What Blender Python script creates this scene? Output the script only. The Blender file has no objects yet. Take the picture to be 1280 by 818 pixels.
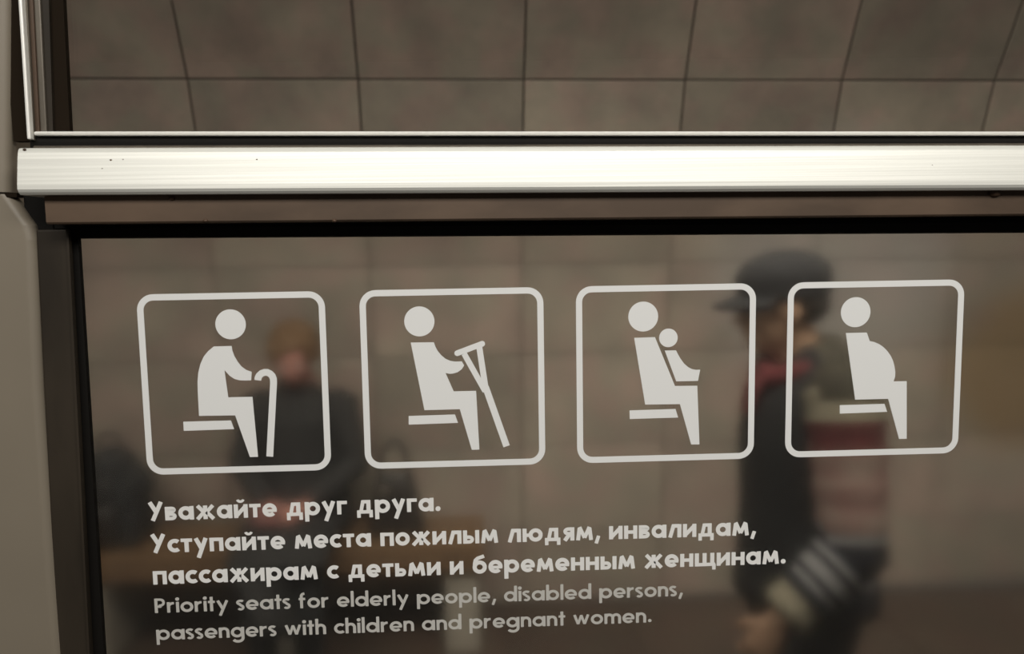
import bpy, bmesh, math, random
from mathutils import Vector, Matrix, Euler, noise
random.seed(7)
C = bpy.context.scene.collection
scn = bpy.context.scene
R = math.radians
ZO = 1.74                     # height of the sign's top edge above the platform

# ------------------------------------------------------------------ camera
F = 985.0
PITCH, YAW, ROLL = 0.09965, -0.03926, -0.01639
CAM = Vector((0.22109, -0.51549, 0.02561 + ZO))
MR = (Matrix.Rotation(YAW, 4, 'Z') @ Matrix.Rotation(math.pi/2 - PITCH, 4, 'X') @ Matrix.Rotation(ROLL, 4, 'Z'))
cd = bpy.data.cameras.new('camera')
cam = bpy.data.objects.new('camera', cd); C.objects.link(cam)
cam.matrix_world = Matrix.Translation(CAM) @ MR
cd.sensor_width = 36; cd.lens = 36*F/1280
cd.clip_start = .02; cd.clip_end = 60
cd.dof.use_dof = True; cd.dof.focus_distance = .53; cd.dof.aperture_fstop = 8.0
scn.camera = cam

# ------------------------------------------------------------------ world, lamps, exposure
w = bpy.data.worlds.new('world'); scn.world = w; w.use_nodes = True
w.node_tree.nodes['Background'].inputs[0].default_value = (1.0, .93, .84, 1)
w.node_tree.nodes['Background'].inputs[1].default_value = .05
scn.view_settings.view_transform = 'Standard'; scn.view_settings.look = 'None'
scn.view_settings.gamma = 1; scn.view_settings.use_curve_mapping = False
scn.view_settings.exposure = 0.0

def area(name, loc, target, sx, sy, power, col, spread=180):
    l = bpy.data.lights.new(name, 'AREA'); l.shape = 'RECTANGLE'; l.size = sx; l.size_y = sy
    l.energy = power; l.color = col; l.spread = R(spread)
    o = bpy.data.objects.new(name, l); C.objects.link(o); o.location = loc
    o.rotation_euler = (Vector(target) - Vector(loc)).to_track_quat('-Z', 'Y').to_euler()
    return o
# carriage ceiling lamp; unseen platform fills, narrow and broad pairs added to balance wall brightness
area('carriage_lamp', (.35, -.95, 2.36), (.35, -.55, 1.5), 1.6, .35, 18, (1.0, .97, .91))
area('platform_fill', (1.6, .55, 3.25), (1.7, 3.2, .35), 4.4, .35, 27, (1.0, .92, .8), 74)
area('platform_fill', (1.2, .55, 3.25), (1.3, 3.0, .5), 3.6, .35, 34, (1.0, .92, .82))
area('platform_fill', (-2.2, .55, 3.25), (-1.6, 3.2, .35), 2.4, .35, 8, (1.0, .92, .8), 74)
area('platform_fill', (-2.2, .55, 3.25), (-1.6, 3.0, .5), 2.4, .35, 14, (1.0, .92, .82))

def at(px, py, Y):
    d = MR.to_3x3() @ Vector(((px-640)/F, (409-py)/F, -1))
    return CAM + d*((Y - CAM.y)/d.y)

# ------------------------------------------------------------------ helpers
def tag(o, label=None, cat=None, group=None, kind=None):
    if label: o['label'] = label
    if cat: o['category'] = cat
    if group: o['group'] = group
    if kind: o['kind'] = kind
    return o
def empty(name, loc=(0, 0, 0), rz=0):
    o = bpy.data.objects.new(name, None); C.objects.link(o); o.location = loc; o.rotation_euler = (0, 0, rz)
    o.empty_display_size = .05
    return o
def link(name, me, parent=None):
    o = bpy.data.objects.new(name, me); C.objects.link(o)
    if parent: o.parent = parent
    return o
def build(name, bm, mats, parent=None, smooth=False):
    me = bpy.data.meshes.new(name)
    bmesh.ops.recalc_face_normals(bm, faces=bm.faces)
    bm.to_mesh(me); bm.free()
    for m in (mats if isinstance(mats, (list, tuple)) else [mats]): me.materials.append(m)
    if smooth:
        for p in me.polygons: p.use_smooth = True
    return link(name, me, parent)
def box(bm, x0, x1, y0, y1, z0, z1, mi=0):
    vs = [bm.verts.new(p) for p in ((x0,y0,z0),(x1,y0,z0),(x1,y1,z0),(x0,y1,z0),(x0,y0,z1),(x1,y0,z1),(x1,y1,z1),(x0,y1,z1))]
    for f in ((0,3,2,1),(4,5,6,7),(0,1,5,4),(1,2,6,5),(2,3,7,6),(3,0,4,7)):
        bm.faces.new([vs[i] for i in f]).material_index = mi
def bevel(bm, w_, seg=2):
    bmesh.ops.bevel(bm, geom=bm.edges[:], offset=w_, segments=seg, affect='EDGES', profile=.5)
def prism(bm, prof, ends):
    """prof: list of (a,b); ends: function(a,b)->(point0, point1)"""
    A = []; B = []
    for a, b in prof:
        p, q = ends(a, b); A.append(bm.verts.new(p)); B.append(bm.verts.new(q))
    n = len(prof)
    for i in range(n): bm.faces.new((A[i], A[(i+1) % n], B[(i+1) % n], B[i]))
    bm.faces.new(A); bm.faces.new(B[::-1])
def loft(bm, rings, n=16, mi=None, ref=Vector((1, 0, 0))):
    """rings: (centre, radius_a, radius_b) along a path; closed ends. a axis = ref-ish"""
    P = [Vector(r[0]) for r in rings]; prev = None; V = []
    for i, r in enumerate(rings):
        t = (P[min(i+1, len(P)-1)] - P[max(i-1, 0)]).normalized()
        a = (ref - t*ref.dot(t))
        if a.length < .05: a = Vector((0, 1, 0)) - t*t.y
        a.normalize(); b = t.cross(a)
        V.append([bm.verts.new(P[i] + a*r[1]*math.cos(2*math.pi*k/n) + b*r[2]*math.sin(2*math.pi*k/n)) for k in range(n)])
    fs = []
    for i in range(len(V)-1):
        for k in range(n):
            f = bm.faces.new((V[i][k], V[i][(k+1) % n], V[i+1][(k+1) % n], V[i+1][k])); fs.append((f, i, k))
    bm.faces.new(V[0][::-1]); bm.faces.new(V[-1])
    if mi:
        for f, i, k in fs: f.material_index = mi(f.calc_center_median())
    return fs
def ball(bm, c, rx, ry=None, rz=None, rot=None, sub=2):
    ry = rx if ry is None else ry; rz = rx if rz is None else rz
    m = Matrix.Translation(c) @ (rot.to_4x4() if rot else Matrix()) @ Matrix.Diagonal((rx, ry, rz, 1))
    bmesh.ops.create_icosphere(bm, subdivisions=sub, radius=1, matrix=m)
def remesh(name, bm, mat, parent, vox=.008, smooth=2):
    """unite overlapping closed lumps into one continuous skin"""
    me = bpy.data.meshes.new(name+'_raw'); bm.to_mesh(me); bm.free()
    t = bpy.data.objects.new(name+'_raw', me); C.objects.link(t)
    r = t.modifiers.new('r', 'REMESH'); r.mode = 'VOXEL'; r.voxel_size = vox; r.use_smooth_shade = True
    if smooth:
        s = t.modifiers.new('s', 'SMOOTH'); s.iterations = smooth; s.factor = .5
    dg = bpy.context.evaluated_depsgraph_get()
    out = bpy.data.meshes.new_from_object(t.evaluated_get(dg))
    bpy.data.objects.remove(t)
    out.name = name; out.materials.clear(); out.materials.append(mat)
    for p in out.polygons: p.use_smooth = True
    return link(name, out, parent)

# ------------------------------------------------------------------ materials
def mat(name, col, rough=.6, metal=0, noise_amt=0, noise_scale=5, bump=0, rnd=0, spec=.5, stretch=None, col2=None, coat=0):
    m = bpy.data.materials.new(name); m.use_nodes = True; nt = m.node_tree; N = nt.nodes; L = nt.links
    b = N['Principled BSDF']; b.inputs['Roughness'].default_value = rough; b.inputs['Metallic'].default_value = metal
    b.inputs['Base Color'].default_value = (*col, 1); b.inputs['Specular IOR Level'].default_value = spec
    if coat: b.inputs['Coat Weight'].default_value = coat
    if noise_amt or bump:
        tc = N.new('ShaderNodeTexCoord'); mp = N.new('ShaderNodeMapping'); L.new(tc.outputs['Object'], mp.inputs[0])
        if stretch: mp.inputs['Scale'].default_value = stretch
        nz = N.new('ShaderNodeTexNoise'); nz.inputs['Scale'].default_value = noise_scale; nz.inputs['Detail'].default_value = 5
        L.new(mp.outputs[0], nz.inputs[0])
        cr = N.new('ShaderNodeValToRGB'); c2 = col2 or tuple(c*(1-noise_amt) for c in col)
        c1 = col if col2 else tuple(min(1, c*(1+noise_amt)) for c in col)
        cr.color_ramp.elements[0].position = .35; cr.color_ramp.elements[1].position = .65
        cr.color_ramp.elements[0].color = (*c2, 1); cr.color_ramp.elements[1].color = (*c1, 1)
        L.new(nz.outputs['Fac'], cr.inputs[0]); L.new(cr.outputs[0], b.inputs['Base Color'])
        if bump:
            bp = N.new('ShaderNodeBump'); bp.inputs['Strength'].default_value = bump; bp.inputs['Distance'].default_value = .002
            L.new(nz.outputs['Fac'], bp.inputs['Height']); L.new(bp.outputs[0], b.inputs['Normal'])
    return m

def stone(name, col, rough, patches=(), var=.25):
    """marble-like slab: cloudy mottling in place, each piece its own tone, local colour patches"""
    m = bpy.data.materials.new(name); m.use_nodes = True; nt = m.node_tree; N = nt.nodes; L = nt.links
    b = N['Principled BSDF']; b.inputs['Roughness'].default_value = rough
    geo = N.new('ShaderNodeNewGeometry'); oi = N.new('ShaderNodeObjectInfo')
    ad = N.new('ShaderNodeVectorMath'); ad.operation = 'ADD'
    cb = N.new('ShaderNodeCombineXYZ'); ml = N.new('ShaderNodeMath'); ml.operation = 'MULTIPLY'; ml.inputs[1].default_value = 40
    L.new(oi.outputs['Random'], ml.inputs[0]); L.new(ml.outputs[0], cb.inputs[0]); L.new(ml.outputs[0], cb.inputs[1])
    L.new(geo.outputs['Position'], ad.inputs[0]); L.new(cb.outputs[0], ad.inputs[1])
    n1 = N.new('ShaderNodeTexNoise'); n1.inputs['Scale'].default_value = 3.2; n1.inputs['Detail'].default_value = 8; n1.inputs['Roughness'].default_value = .62
    L.new(ad.outputs[0], n1.inputs[0])
    cr = N.new('ShaderNodeValToRGB'); e = cr.color_ramp.elements
    e[0].position = .3; e[1].position = .7
    e[0].color = (*[c*.68 for c in col], 1); e[1].color = (min(1, col[0]*1.17), min(1, col[1]*1.14), min(1, col[2]*1.12), 1)
    L.new(n1.outputs['Fac'], cr.inputs[0])
    # rosy and olive cast alternating in the stone
    n2 = N.new('ShaderNodeTexNoise'); n2.inputs['Scale'].default_value = 5.5; n2.inputs['Detail'].default_value = 3
    L.new(ad.outputs[0], n2.inputs[0])
    c2 = N.new('ShaderNodeValToRGB'); c2.color_ramp.elements[0].position = .42; c2.color_ramp.elements[1].position = .6
    c2.color_ramp.elements[0].color = (.955, 1.0, .945, 1); c2.color_ramp.elements[1].color = (1.045, .965, .95, 1)
    L.new(n2.outputs['Fac'], c2.inputs[0])
    mx = N.new('ShaderNodeMix'); mx.data_type = 'RGBA'; mx.blend_type = 'MULTIPLY'; mx.inputs[0].default_value = 1
    L.new(cr.outputs[0], mx.inputs[6]); L.new(c2.outputs[0], mx.inputs[7])
    mr = N.new('ShaderNodeMapRange'); mr.inputs[3].default_value = 1-var/2; mr.inputs[4].default_value = 1+var/2
    L.new(oi.outputs['Random'], mr.inputs[0])
    sc = N.new('ShaderNodeVectorMath'); sc.operation = 'SCALE'
    L.new(mx.outputs[2], sc.inputs[0]); L.new(mr.outputs[0], sc.inputs[3])
    last = sc.outputs[0]
    for (cx, cy, cz, rad, scol, amt) in patches:
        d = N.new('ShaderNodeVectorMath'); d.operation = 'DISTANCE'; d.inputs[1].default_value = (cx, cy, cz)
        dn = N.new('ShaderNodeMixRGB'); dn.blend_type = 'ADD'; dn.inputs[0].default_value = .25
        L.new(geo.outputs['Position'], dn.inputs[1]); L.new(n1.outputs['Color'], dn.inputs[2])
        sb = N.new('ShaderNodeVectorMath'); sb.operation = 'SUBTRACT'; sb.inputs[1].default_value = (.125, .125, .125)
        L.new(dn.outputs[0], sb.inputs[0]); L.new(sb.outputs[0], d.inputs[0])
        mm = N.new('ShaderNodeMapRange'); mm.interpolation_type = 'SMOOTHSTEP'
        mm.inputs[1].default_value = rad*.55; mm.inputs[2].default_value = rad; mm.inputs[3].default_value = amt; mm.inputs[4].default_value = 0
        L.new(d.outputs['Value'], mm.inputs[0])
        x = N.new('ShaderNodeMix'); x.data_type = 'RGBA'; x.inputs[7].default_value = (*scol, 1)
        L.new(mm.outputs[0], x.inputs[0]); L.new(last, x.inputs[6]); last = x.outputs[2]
    L.new(last, b.inputs['Base Color'])
    bp = N.new('ShaderNodeBump'); bp.inputs['Strength'].default_value = .25; bp.inputs['Distance'].default_value = .004
    L.new(n1.outputs['Fac'], bp.inputs['Height']); L.new(bp.outputs[0], b.inputs['Normal'])
    return m

def glass(name, rough, dust):
    m = bpy.data.materials.new(name); m.use_nodes = True; nt = m.node_tree; N = nt.nodes; L = nt.links
    for n in list(N): N.remove(n)
    out = N.new('ShaderNodeOutputMaterial')
    g = N.new('ShaderNodeBsdfGlass'); g.inputs['IOR'].default_value = 1.45; g.inputs['Roughness'].default_value = rough
    g.inputs['Color'].default_value = (.93, .94, .92, 1)
    d = N.new('ShaderNodeBsdfDiffuse'); d.inputs[0].default_value = (.52, .49, .46, 1)
    nz = N.new('ShaderNodeTexNoise'); nz.inputs['Scale'].default_value = 7; nz.inputs['Detail'].default_value = 4
    tc = N.new('ShaderNodeTexCoord'); L.new(tc.outputs['Object'], nz.inputs[0])
    mr = N.new('ShaderNodeMapRange'); mr.inputs[1].default_value = .3; mr.inputs[2].default_value = .7
    mr.inputs[3].default_value = dust*.75; mr.inputs[4].default_value = dust*1.25
    L.new(nz.outputs['Fac'], mr.inputs[0])
    mx = N.new('ShaderNodeMixShader'); L.new(mr.outputs[0], mx.inputs[0]); L.new(g.outputs[0], mx.inputs[1]); L.new(d.outputs[0], mx.inputs[2])
    L.new(mx.outputs[0], out.inputs[0])
    return m

M = {}
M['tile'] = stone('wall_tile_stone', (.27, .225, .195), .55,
                  patches=((2.95, 3.22, ZO-.62, .52, (.19, .125, .06), .8), (1.9, 3.1, ZO-.1, .75, (.33, .31, .30), .55)))  # brown patch, and a pale grey one painting the glass reflection into the stone
M['grout'] = mat('dark_grout', (.035, .022, .016), .9)
M['slab'] = stone('floor_granite', (.062, .043, .034), .35, var=.4)
M['panel'] = mat('beige_panel_paint', (.215, .182, .138), .5, noise_amt=.06, noise_scale=6, bump=.05)
M['alu'] = mat('brushed_aluminium', (.78, .775, .72), .42, .18, noise_amt=.06, noise_scale=9, stretch=(.6, 40, 90), bump=.05)
M['chrome'] = mat('polished_rail', (.95, .93, .88), .35, .2)
M['dull'] = mat('dull_bronze_metal', (.115, .077, .052), .42, .3, noise_amt=.22, noise_scale=14, stretch=(1, 1, 2))
M['stile'] = mat('dark_olive_metal', (.03, .023, .016), .55, 0, spec=.25, noise_amt=.25, noise_scale=12, stretch=(3, 3, .6))
M['greymetal'] = mat('grey_metal_strip', (.14, .12, .095), .4, .4, noise_amt=.15, noise_scale=18, stretch=(3, 3, .5))
M['brown'] = mat('brown_strip', (.085, .05, .03), .5, .2, noise_amt=.3, noise_scale=16)
M['rubber'] = mat('black_rubber', (.006, .005, .004), .7, spec=.15)
M['rubber2'] = mat('worn_rubber', (.016, .011, .007), .9, spec=.06)
M['glass'] = glass('window_glass_dusty', .10, .009)
M['glassup'] = glass('window_glass_clean', .0, .008)
M['white'] = mat('white_vinyl', (.78, .78, .77), .6, spec=.2)
M['white2'] = mat('pale_grey_vinyl', (.53, .515, .48), .6, spec=.2)
M['white3'] = mat('white_vinyl_text', (.80, .79, .77), .6, spec=.2)
M['wood'] = mat('varnished_wood', (.135, .078, .04), .45, noise_amt=.3, noise_scale=6, stretch=(1, 8, 8), bump=.1)
M['concrete'] = mat('pale_stone_support', (.26, .23, .19), .7, noise_amt=.12, noise_scale=6)
M['skin'] = mat('skin', (.52, .32, .21), .55, noise_amt=.06, noise_scale=20)
M['skinred'] = mat('ruddy_skin', (.42, .20, .16), .55, noise_amt=.06, noise_scale=20)
M['blackcoat'] = mat('black_wool', (.016, .015, .015), .85, noise_amt=.3, noise_scale=30, bump=.2)
M['black'] = mat('black_cloth', (.012, .012, .013), .85, noise_amt=.25, noise_scale=30)
M['cap'] = mat('dark_cap_felt', (.025, .024, .026), .9, noise_amt=.2, noise_scale=40)
M['olive'] = mat('olive_cloth', (.05, .042, .028), .85, noise_amt=.2, noise_scale=25)
M['cream'] = mat('cream_knit', (.33, .29, .21), .85, noise_amt=.12, noise_scale=25)
M['red'] = mat('red_cloth', (.12, .02, .022), .85, noise_amt=.2, noise_scale=25)
M['rose'] = mat('rose_and_cream_knit', (.40, .30, .25), .85, noise_amt=0.1, noise_scale=13, bump=.1, stretch=(1, 1, 1.8), col2=(.33, .18, .155))
M['navy'] = mat('navy_cloth', (.012, .013, .022), .85, noise_amt=.2, noise_scale=25)
M['ltgrey'] = mat('light_grey_stripe', (.30, .29, .29), .85)
M['hair'] = mat('auburn_hair', (.13, .07, .03), .7, noise_amt=.3, noise_scale=40)
M['hairdark'] = mat('dark_hair', (.02, .014, .01), .7, noise_amt=.3, noise_scale=40)
M['eye'] = mat('eye', (.55, .5, .48), .2)
M['leather'] = mat('black_leather', (.018, .014, .012), .4, noise_amt=.2, noise_scale=20)
M['brass'] = mat('dull_buckle', (.35, .3, .25), .35, .8)
M['pink'] = mat('pink_glove_cloth', (.27, .12, .11), .8)
M['floorcar'] = mat('carriage_lino', (.12, .10, .085), .6, noise_amt=.1, noise_scale=30)
M['ceiling'] = mat('carriage_ceiling_white', (.5, .49, .46), .6)

# ------------------------------------------------------------------ station wall: curved lining of stone tiles
GX, TW = -.973, .70
prof = [(3.25, 0.0), (3.235, .37), (3.22, .80), (3.19, 1.26), (3.12, 1.69), (3.02, 2.11), (2.90, 2.484), (2.70, 2.87), (2.42, 3.22), (2.05, 3.52), (1.60, 3.74)]
wall = tag(empty('wall_back', (GX, 3.25, 0)), 'curved station wall of brown-grey stone tiles beyond the glass', 'wall', kind='structure')
bm = bmesh.new()
x0, x1 = -5.2, 5.4
for i in range(len(prof)-1):
    (ya, za), (yb, zb) = prof[i], prof[i+1]
    t = Vector((0, yb-ya, zb-za)).normalized(); n = Vector((0, t.z, -t.y))
    a0 = Vector((0, ya, za)) + n*.0; b0 = Vector((0, yb, zb)) + n*.0
    q = [Vector((xx, p.y, p.z)) + nn for xx in (x0, x1) for p in (a0, b0) for nn in (Vector((0,0,0)), Vector((0, .08, .02)))]
    vs = [bm.verts.new(p) for p in q]
    for f in ((0,2,3,1),(4,5,7,6),(0,4,6,2),(1,3,7,5),(0,1,5,4),(2,6,7,3)): bm.faces.new([vs[k] for k in f])
o = build('grout_bed', bm, M['grout'], wall); o.location = -Vector(wall.location)
G = .0038
for i in range(len(prof)-1):
    (ya, za), (yb, zb) = prof[i], prof[i+1]
    t = Vector((0, yb-ya, zb-za)); hgt = t.length; t.normalize(); n = Vector((0, -t.z, t.y))   # n faces the viewer
    bm = bmesh.new()
    c = .004
    def P(u, v, d): return Vector((u, 0, 0)) + t*v + n*d
    outer = [P(G, G, 0), P(TW-G, G, 0), P(TW-G, hgt-G, 0), P(G, hgt-G, 0)]
    mid = [p + n*.010 for p in outer]
    top = [P(G+c, G+c, .013), P(TW-G-c, G+c, .013), P(TW-G-c, hgt-G-c, .013), P(G+c, hgt-G-c, .013)]
    O, Mi, T = ([bm.verts.new(p) for p in s] for s in (outer, mid, top))
    for k in range(4):
        j = (k+1) % 4
        bm.faces.new((O[k], O[j], Mi[j], Mi[k])); bm.faces.new((Mi[k], Mi[j], T[j], T[k]))
    bm.faces.new(T); bm.faces.new(O[::-1])
    bmesh.ops.recalc_face_normals(bm, faces=bm.faces)
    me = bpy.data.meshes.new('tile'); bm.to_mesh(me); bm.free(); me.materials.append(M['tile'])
    for k in range(-6, 9):
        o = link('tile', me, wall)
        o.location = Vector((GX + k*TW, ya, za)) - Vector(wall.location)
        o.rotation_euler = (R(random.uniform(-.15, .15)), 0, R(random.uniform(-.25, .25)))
wall.rotation_euler = (0, .004, .028); wall.location.x -= .022; wall.location.z += .006

# platform floor of granite slabs
fl = tag(empty('floor', (0, .2, 0)), 'dark reddish-brown granite platform floor below the bench', 'floor', kind='structure')
bm = bmesh.new(); box(bm, -5.2, 5.4, .12, 3.3, -.12, -.012)
o = build('grout_bed', bm, M['grout'], fl); o.location = -Vector(fl.location)
bm = bmesh.new(); box(bm, .004, .596, .004, .596, -.013, 0); bevel(bm, .002, 1)
me = bpy.data.meshes.new('slab'); bmesh.ops.recalc_face_normals(bm, faces=bm.faces); bm.to_mesh(me); bm.free(); me.materials.append(M['slab'])
for i in range(17):
    for j in range(5):
        o = link('slab', me, fl); o.location = (-5.1+.6*i, .22+.6*j-.2, random.uniform(-.0008, 0))

# ------------------------------------------------------------------ carriage shell
cf = bmesh.new(); box(cf, -2.2, 3.0, -2.4, -.0, -.06, 0)
tag(build('floor', cf, M['floorcar']), 'carriage floor below the window', 'floor', kind='structure')
cc = bmesh.new(); box(cc, -2.2, 3.0, -2.4, .06, 2.44, 2.5)
tag(build('ceiling', cc, M['ceiling']), 'carriage ceiling above the window', 'ceiling', kind='structure')
wf = tag(empty('wall_front', (.3, .02, 0)), 'carriage wall under, over and right of the windows', 'wall', kind='structure')
for nm, b_ in (('panel', (-.07, .80, .0, .06, .0, ZO-.40)), ('panel', (-.07, .80, .0, .06, ZO+.62, 2.44)), ('panel', (.80, 3.0, .0, .06, .0, 2.44)), ('panel', (-2.2, -.07, .0, .06, .0, 2.44))):
    bm = bmesh.new(); box(bm, *b_); bevel(bm, .002, 1); o = build(nm, bm, M['panel'], wf); o.location = -Vector(wf.location)

# side panels left of the windows: the upper one is narrower than the lower one
wl = tag(empty('wall_left', (-.09, -.03, 1.0)), 'beige painted carriage panels along the left edge, seam at crossbar height', 'wall', kind='structure')
def wpart(name, bm, m, root, smooth=False):
    o = build(name, bm, m, root, smooth); o.location = -Vector(root.location); return o
seam = at(8, 242, -.03).z
bm = bmesh.new()
pts = [at(19, -60, -.004), at(19, 0, -.004), at(18, 120, -.004), at(17, 200, -.004), at(18, 241, -.004)]
def panelbox(bm, edge, xl, yb, yf, rnd):
    """panel with its right edge following `edge`, rounded over towards the back"""
    cols = [(0, 0), (-.35, 0)] if False else None
    secs = []
    for p in edge:
        s = [(xl, yb), (xl, yf)]
        for k in range(13):
            a = math.pi/2*k/12
            s.append((p.x - rnd + rnd*math.sin(a), yf + rnd - rnd*math.cos(a)))
        s.append((p.x, yb))
        secs.append([bm.verts.new((x, y, p.z)) for x, y in s])
    n = len(secs[0])
    for A, B in zip(secs, secs[1:]):
        for k in range(n): bm.faces.new((A[k], A[(k+1) % n], B[(k+1) % n], B[k]))
    bm.faces.new(secs[0]); bm.faces.new(secs[-1][::-1])
panelbox(bm, pts, -.6, -.001, -.0105, .006)
wpart('panel', bm, M['panel'], wl, False)
bm = bmesh.new()
pts = [at(19, 243.5, -.004), at(32, 262, -.004), at(46, 282, -.004), at(50, 300, -.004), at(58, 490, -.004), at(66, 604, -.004), at(82, 818, -.004), at(92, 960, -.004)]
pts.append(Vector((pts[-1].x-.002, -.004, .9)))
panelbox(bm, pts, -.6, -.001, -.0105, .006)
wpart('panel', bm, M['panel'], wl, False)
bm = bmesh.new(); box(bm, -.6, -.0645, -.0098, -.002, seam-.0008, seam+.002)
wpart('seam', bm, M['rubber2'], wl)

# ------------------------------------------------------------------ horizontal members (sloping a hair to the right)
XL, XR = -.0535, .86
def zt(zc, sl, x): return ZO + zc + sl*(x-.2415)
def hbar(bm, prof, xa=XL, xb=XR, sl=-.0085):
    """prof: (y, z at x=.2415)"""
    prism(bm, prof, lambda y, z: ((xa, y, zt(z, sl, xa)), (xb, y, zt(z, sl, xb))))

cb = tag(empty('trim_1', (.24, -.02, ZO+.07)), 'bright brushed aluminium crossbar between the upper and lower panes', 'window bar', kind='structure')
bm = bmesh.new()
hbar(bm, [(0, .0868), (-.0300, .0868), (-.0318, .0862), (-.0326, .0850), (-.0332, .0838), (-.0340, .0800), (-.0364, .0650), (-.0366, .0622), (-.0356, .0606), (-.0340, .0592), (0, .0592)], xa=-.0488)
wpart('bar', bm, M['alu'], cb)
bm = bmesh.new(); hbar(bm, [(0, .0905), (-.0120, .0905), (-.0135, .0895), (-.0135, .0860), (0, .0860)], xa=-.0505)
wpart('upper_lip', bm, M['greymetal'], cb)
bm = bmesh.new(); hbar(bm, [(0, .0596), (-.0275, .0596), (-.0275, .0440), (-.0265, .0430), (0, .0430)], sl=-.006, xa=-.0385)
wpart('ledge', bm, M['dull'], cb)
bm = bmesh.new(); box(bm, -.064, -.0475, -.0035, -.0002, ZO+.030, ZO+.088); wpart('shadow_filler', bm, M['rubber'], cb)  # black piece painting the shadow wedge left of the ledge
# tiny dark screw heads poking from under the bar
for px, py, r_ in ((1243, 241, .0042), (215, 248, .0022), (257, 276, .0016), (418, 276, .0016)):
    p = at(px, py, -.0275); bm = bmesh.new(); ball(bm, p, r_, r_*.8, r_*.7)
    wpart('screw', bm, M['brown'], cb, True)
for (xa, za, s) in ((.09, .0792, .0009), (.005, .079, .0013), (.0, .0742, .0007), (.012, .0795, .0008), (-.045, .0855, .0012), (.50, .0745, .0006)):
    bm = bmesh.new(); ball(bm, (xa, -.0330-(.085-za)*.16, zt(za, -.0085, xa)), s, .0003, s*.7, sub=1)
    tag(wpart('dent', bm, M['brown'], cb, True))

# lower window
lw = tag(empty('window_1', (.24, 0, ZO-.15)), 'lower fixed window whose dusty pane carries the priority seat signs', 'window', kind='structure')
bm = bmesh.new(); box(bm, -.046, .81, .0, .006, ZO-.345, ZO+.044)
pane = wpart('pane', bm, M['glass'], lw)
bm = bmesh.new()
hbar(bm, [(-.0001, .0450), (-.0078, .0450), (-.0078, .0400), (-.004, .0345), (-.0001, .0335)], sl=-.0095, xa=-.044)
wpart('gasket', bm, M['rubber'], lw)
def vstrip(bm, a, b, wid0, wid1, y0, y1, zlo=None, zhi=None):
    """upright strip from point a (top) to b (bottom), its right edge on the line a-b"""
    sl = (b.x-a.x)/(b.z-a.z)
    zhi = a.z if zhi is None else zhi; zlo = b.z if zlo is None else zlo
    xa = a.x + sl*(zhi-a.z); xb = a.x + sl*(zlo-a.z)
    vs = [bm.verts.new(p) for p in ((xb-wid1,y0,zlo),(xb,y0,zlo),(xb,y1,zlo),(xb-wid1,y1,zlo),(xa-wid0,y0,zhi),(xa,y0,zhi),(xa,y1,zhi),(xa-wid0,y1,zhi))]
    for f in ((0,3,2,1),(4,5,6,7),(0,1,5,4),(1,2,6,5),(2,3,7,6),(3,0,4,7)): bm.faces.new([vs[i] for i in f])
ZT = ZO+.042
bm = bmesh.new(); vstrip(bm, at(101, 300, -.0006), at(133, 818, -.0006), .0075, .0095, -.004, -.0002, ZO-.34, ZT)
wpart('gasket', bm, M['rubber'], lw)
bm = bmesh.new(); vstrip(bm, at(86, 300, -.008), at(113, 818, -.008), .02, .022, -.008, -.0003, ZO-.34, ZT); bevel(bm, .0012, 2)
wpart('stile', bm, M['stile'], lw)
bm = bmesh.new(); vstrip(bm, at(86.5, 300, -.010), at(112.5, 818, -.010), .0015, .0012, -.0105, -.0075, ZO-.34, ZT)
wpart('bead', bm, M['stile'], lw)
bm = bmesh.new(); box(bm, -.07, .82, -.010, -.0, ZO-.36, ZO-.335); bevel(bm, .001, 1)
wpart('bottom_rail', bm, M['dull'], lw)
bm = bmesh.new(); box(bm, .79, .83, -.010, -.0, ZO-.36, ZO+.045)
wpart('stile', bm, M['dull'], lw)

# upper window
uw = tag(empty('window_2', (.24, 0, ZO+.3)), 'upper window with thin polished sash rail and clear pane', 'window', kind='structure')
bm = bmesh.new(); box(bm, -.046, .81, .002, .006, ZO+.097, ZO+.60)
wpart('pane', bm, M['glassup'], uw)
bm = bmesh.new()
hbar(bm, [(-.006, .0985), (-.0105, .0988), (-.0125, .0982), (-.0132, .0972), (-.0125, .0962), (-.006, .0960)], sl=-.0105, xa=-.0495)
wpart('sash_rail', bm, M['chrome'], uw, False)
bm = bmesh.new()
hbar(bm, [(0, .0982), (-.009, .0965), (-.010, .0925), (-.010, .0890), (0, .0890)], sl=-.0105, xa=-.054)
wpart('gasket', bm, M['rubber'], uw)
ZB, ZU = ZO+.0965, ZO+.60
def up(name, m, pa, pb, wa, wb, y0, y1, bv=0):
    bm = bmesh.new(); vstrip(bm, at(*pa, y0), at(*pb, y0), wa, wb, y0, y1, ZB, ZU)
    if bv: bevel(bm, bv, 2)
    return wpart(name, bm, m, uw)
# widths are in metres; pixel scale here is about 1930 px per metre
up('gasket', M['rubber2'], (24, 0), (38, 158), .0060, .0110, -.007, -.001)
up('sash_stile', M['chrome'], (27, 0), (37, 158), .0024, .0022, -.0150, -.006, .0008)
up('inner_strip', M['greymetal'], (34, 0), (42, 158), .0036, .0026, -.011, -.004)
up('inner_strip', M['brown'], (41, 0), (49, 158), .0036, .0034, -.009, -.003)
up('inner_strip', M['greymetal'], (50, 0), (58, 158), .0045, .0045, -.0075, -.002, .0008)
up('inner_strip', M['stile'], (61, 0), (66, 158), .0055, .004, -.0055, -.001)
up('pane_gasket', M['rubber2'], (79, 0), (87, 158), .0095, .0105, -.003, .001)

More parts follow.
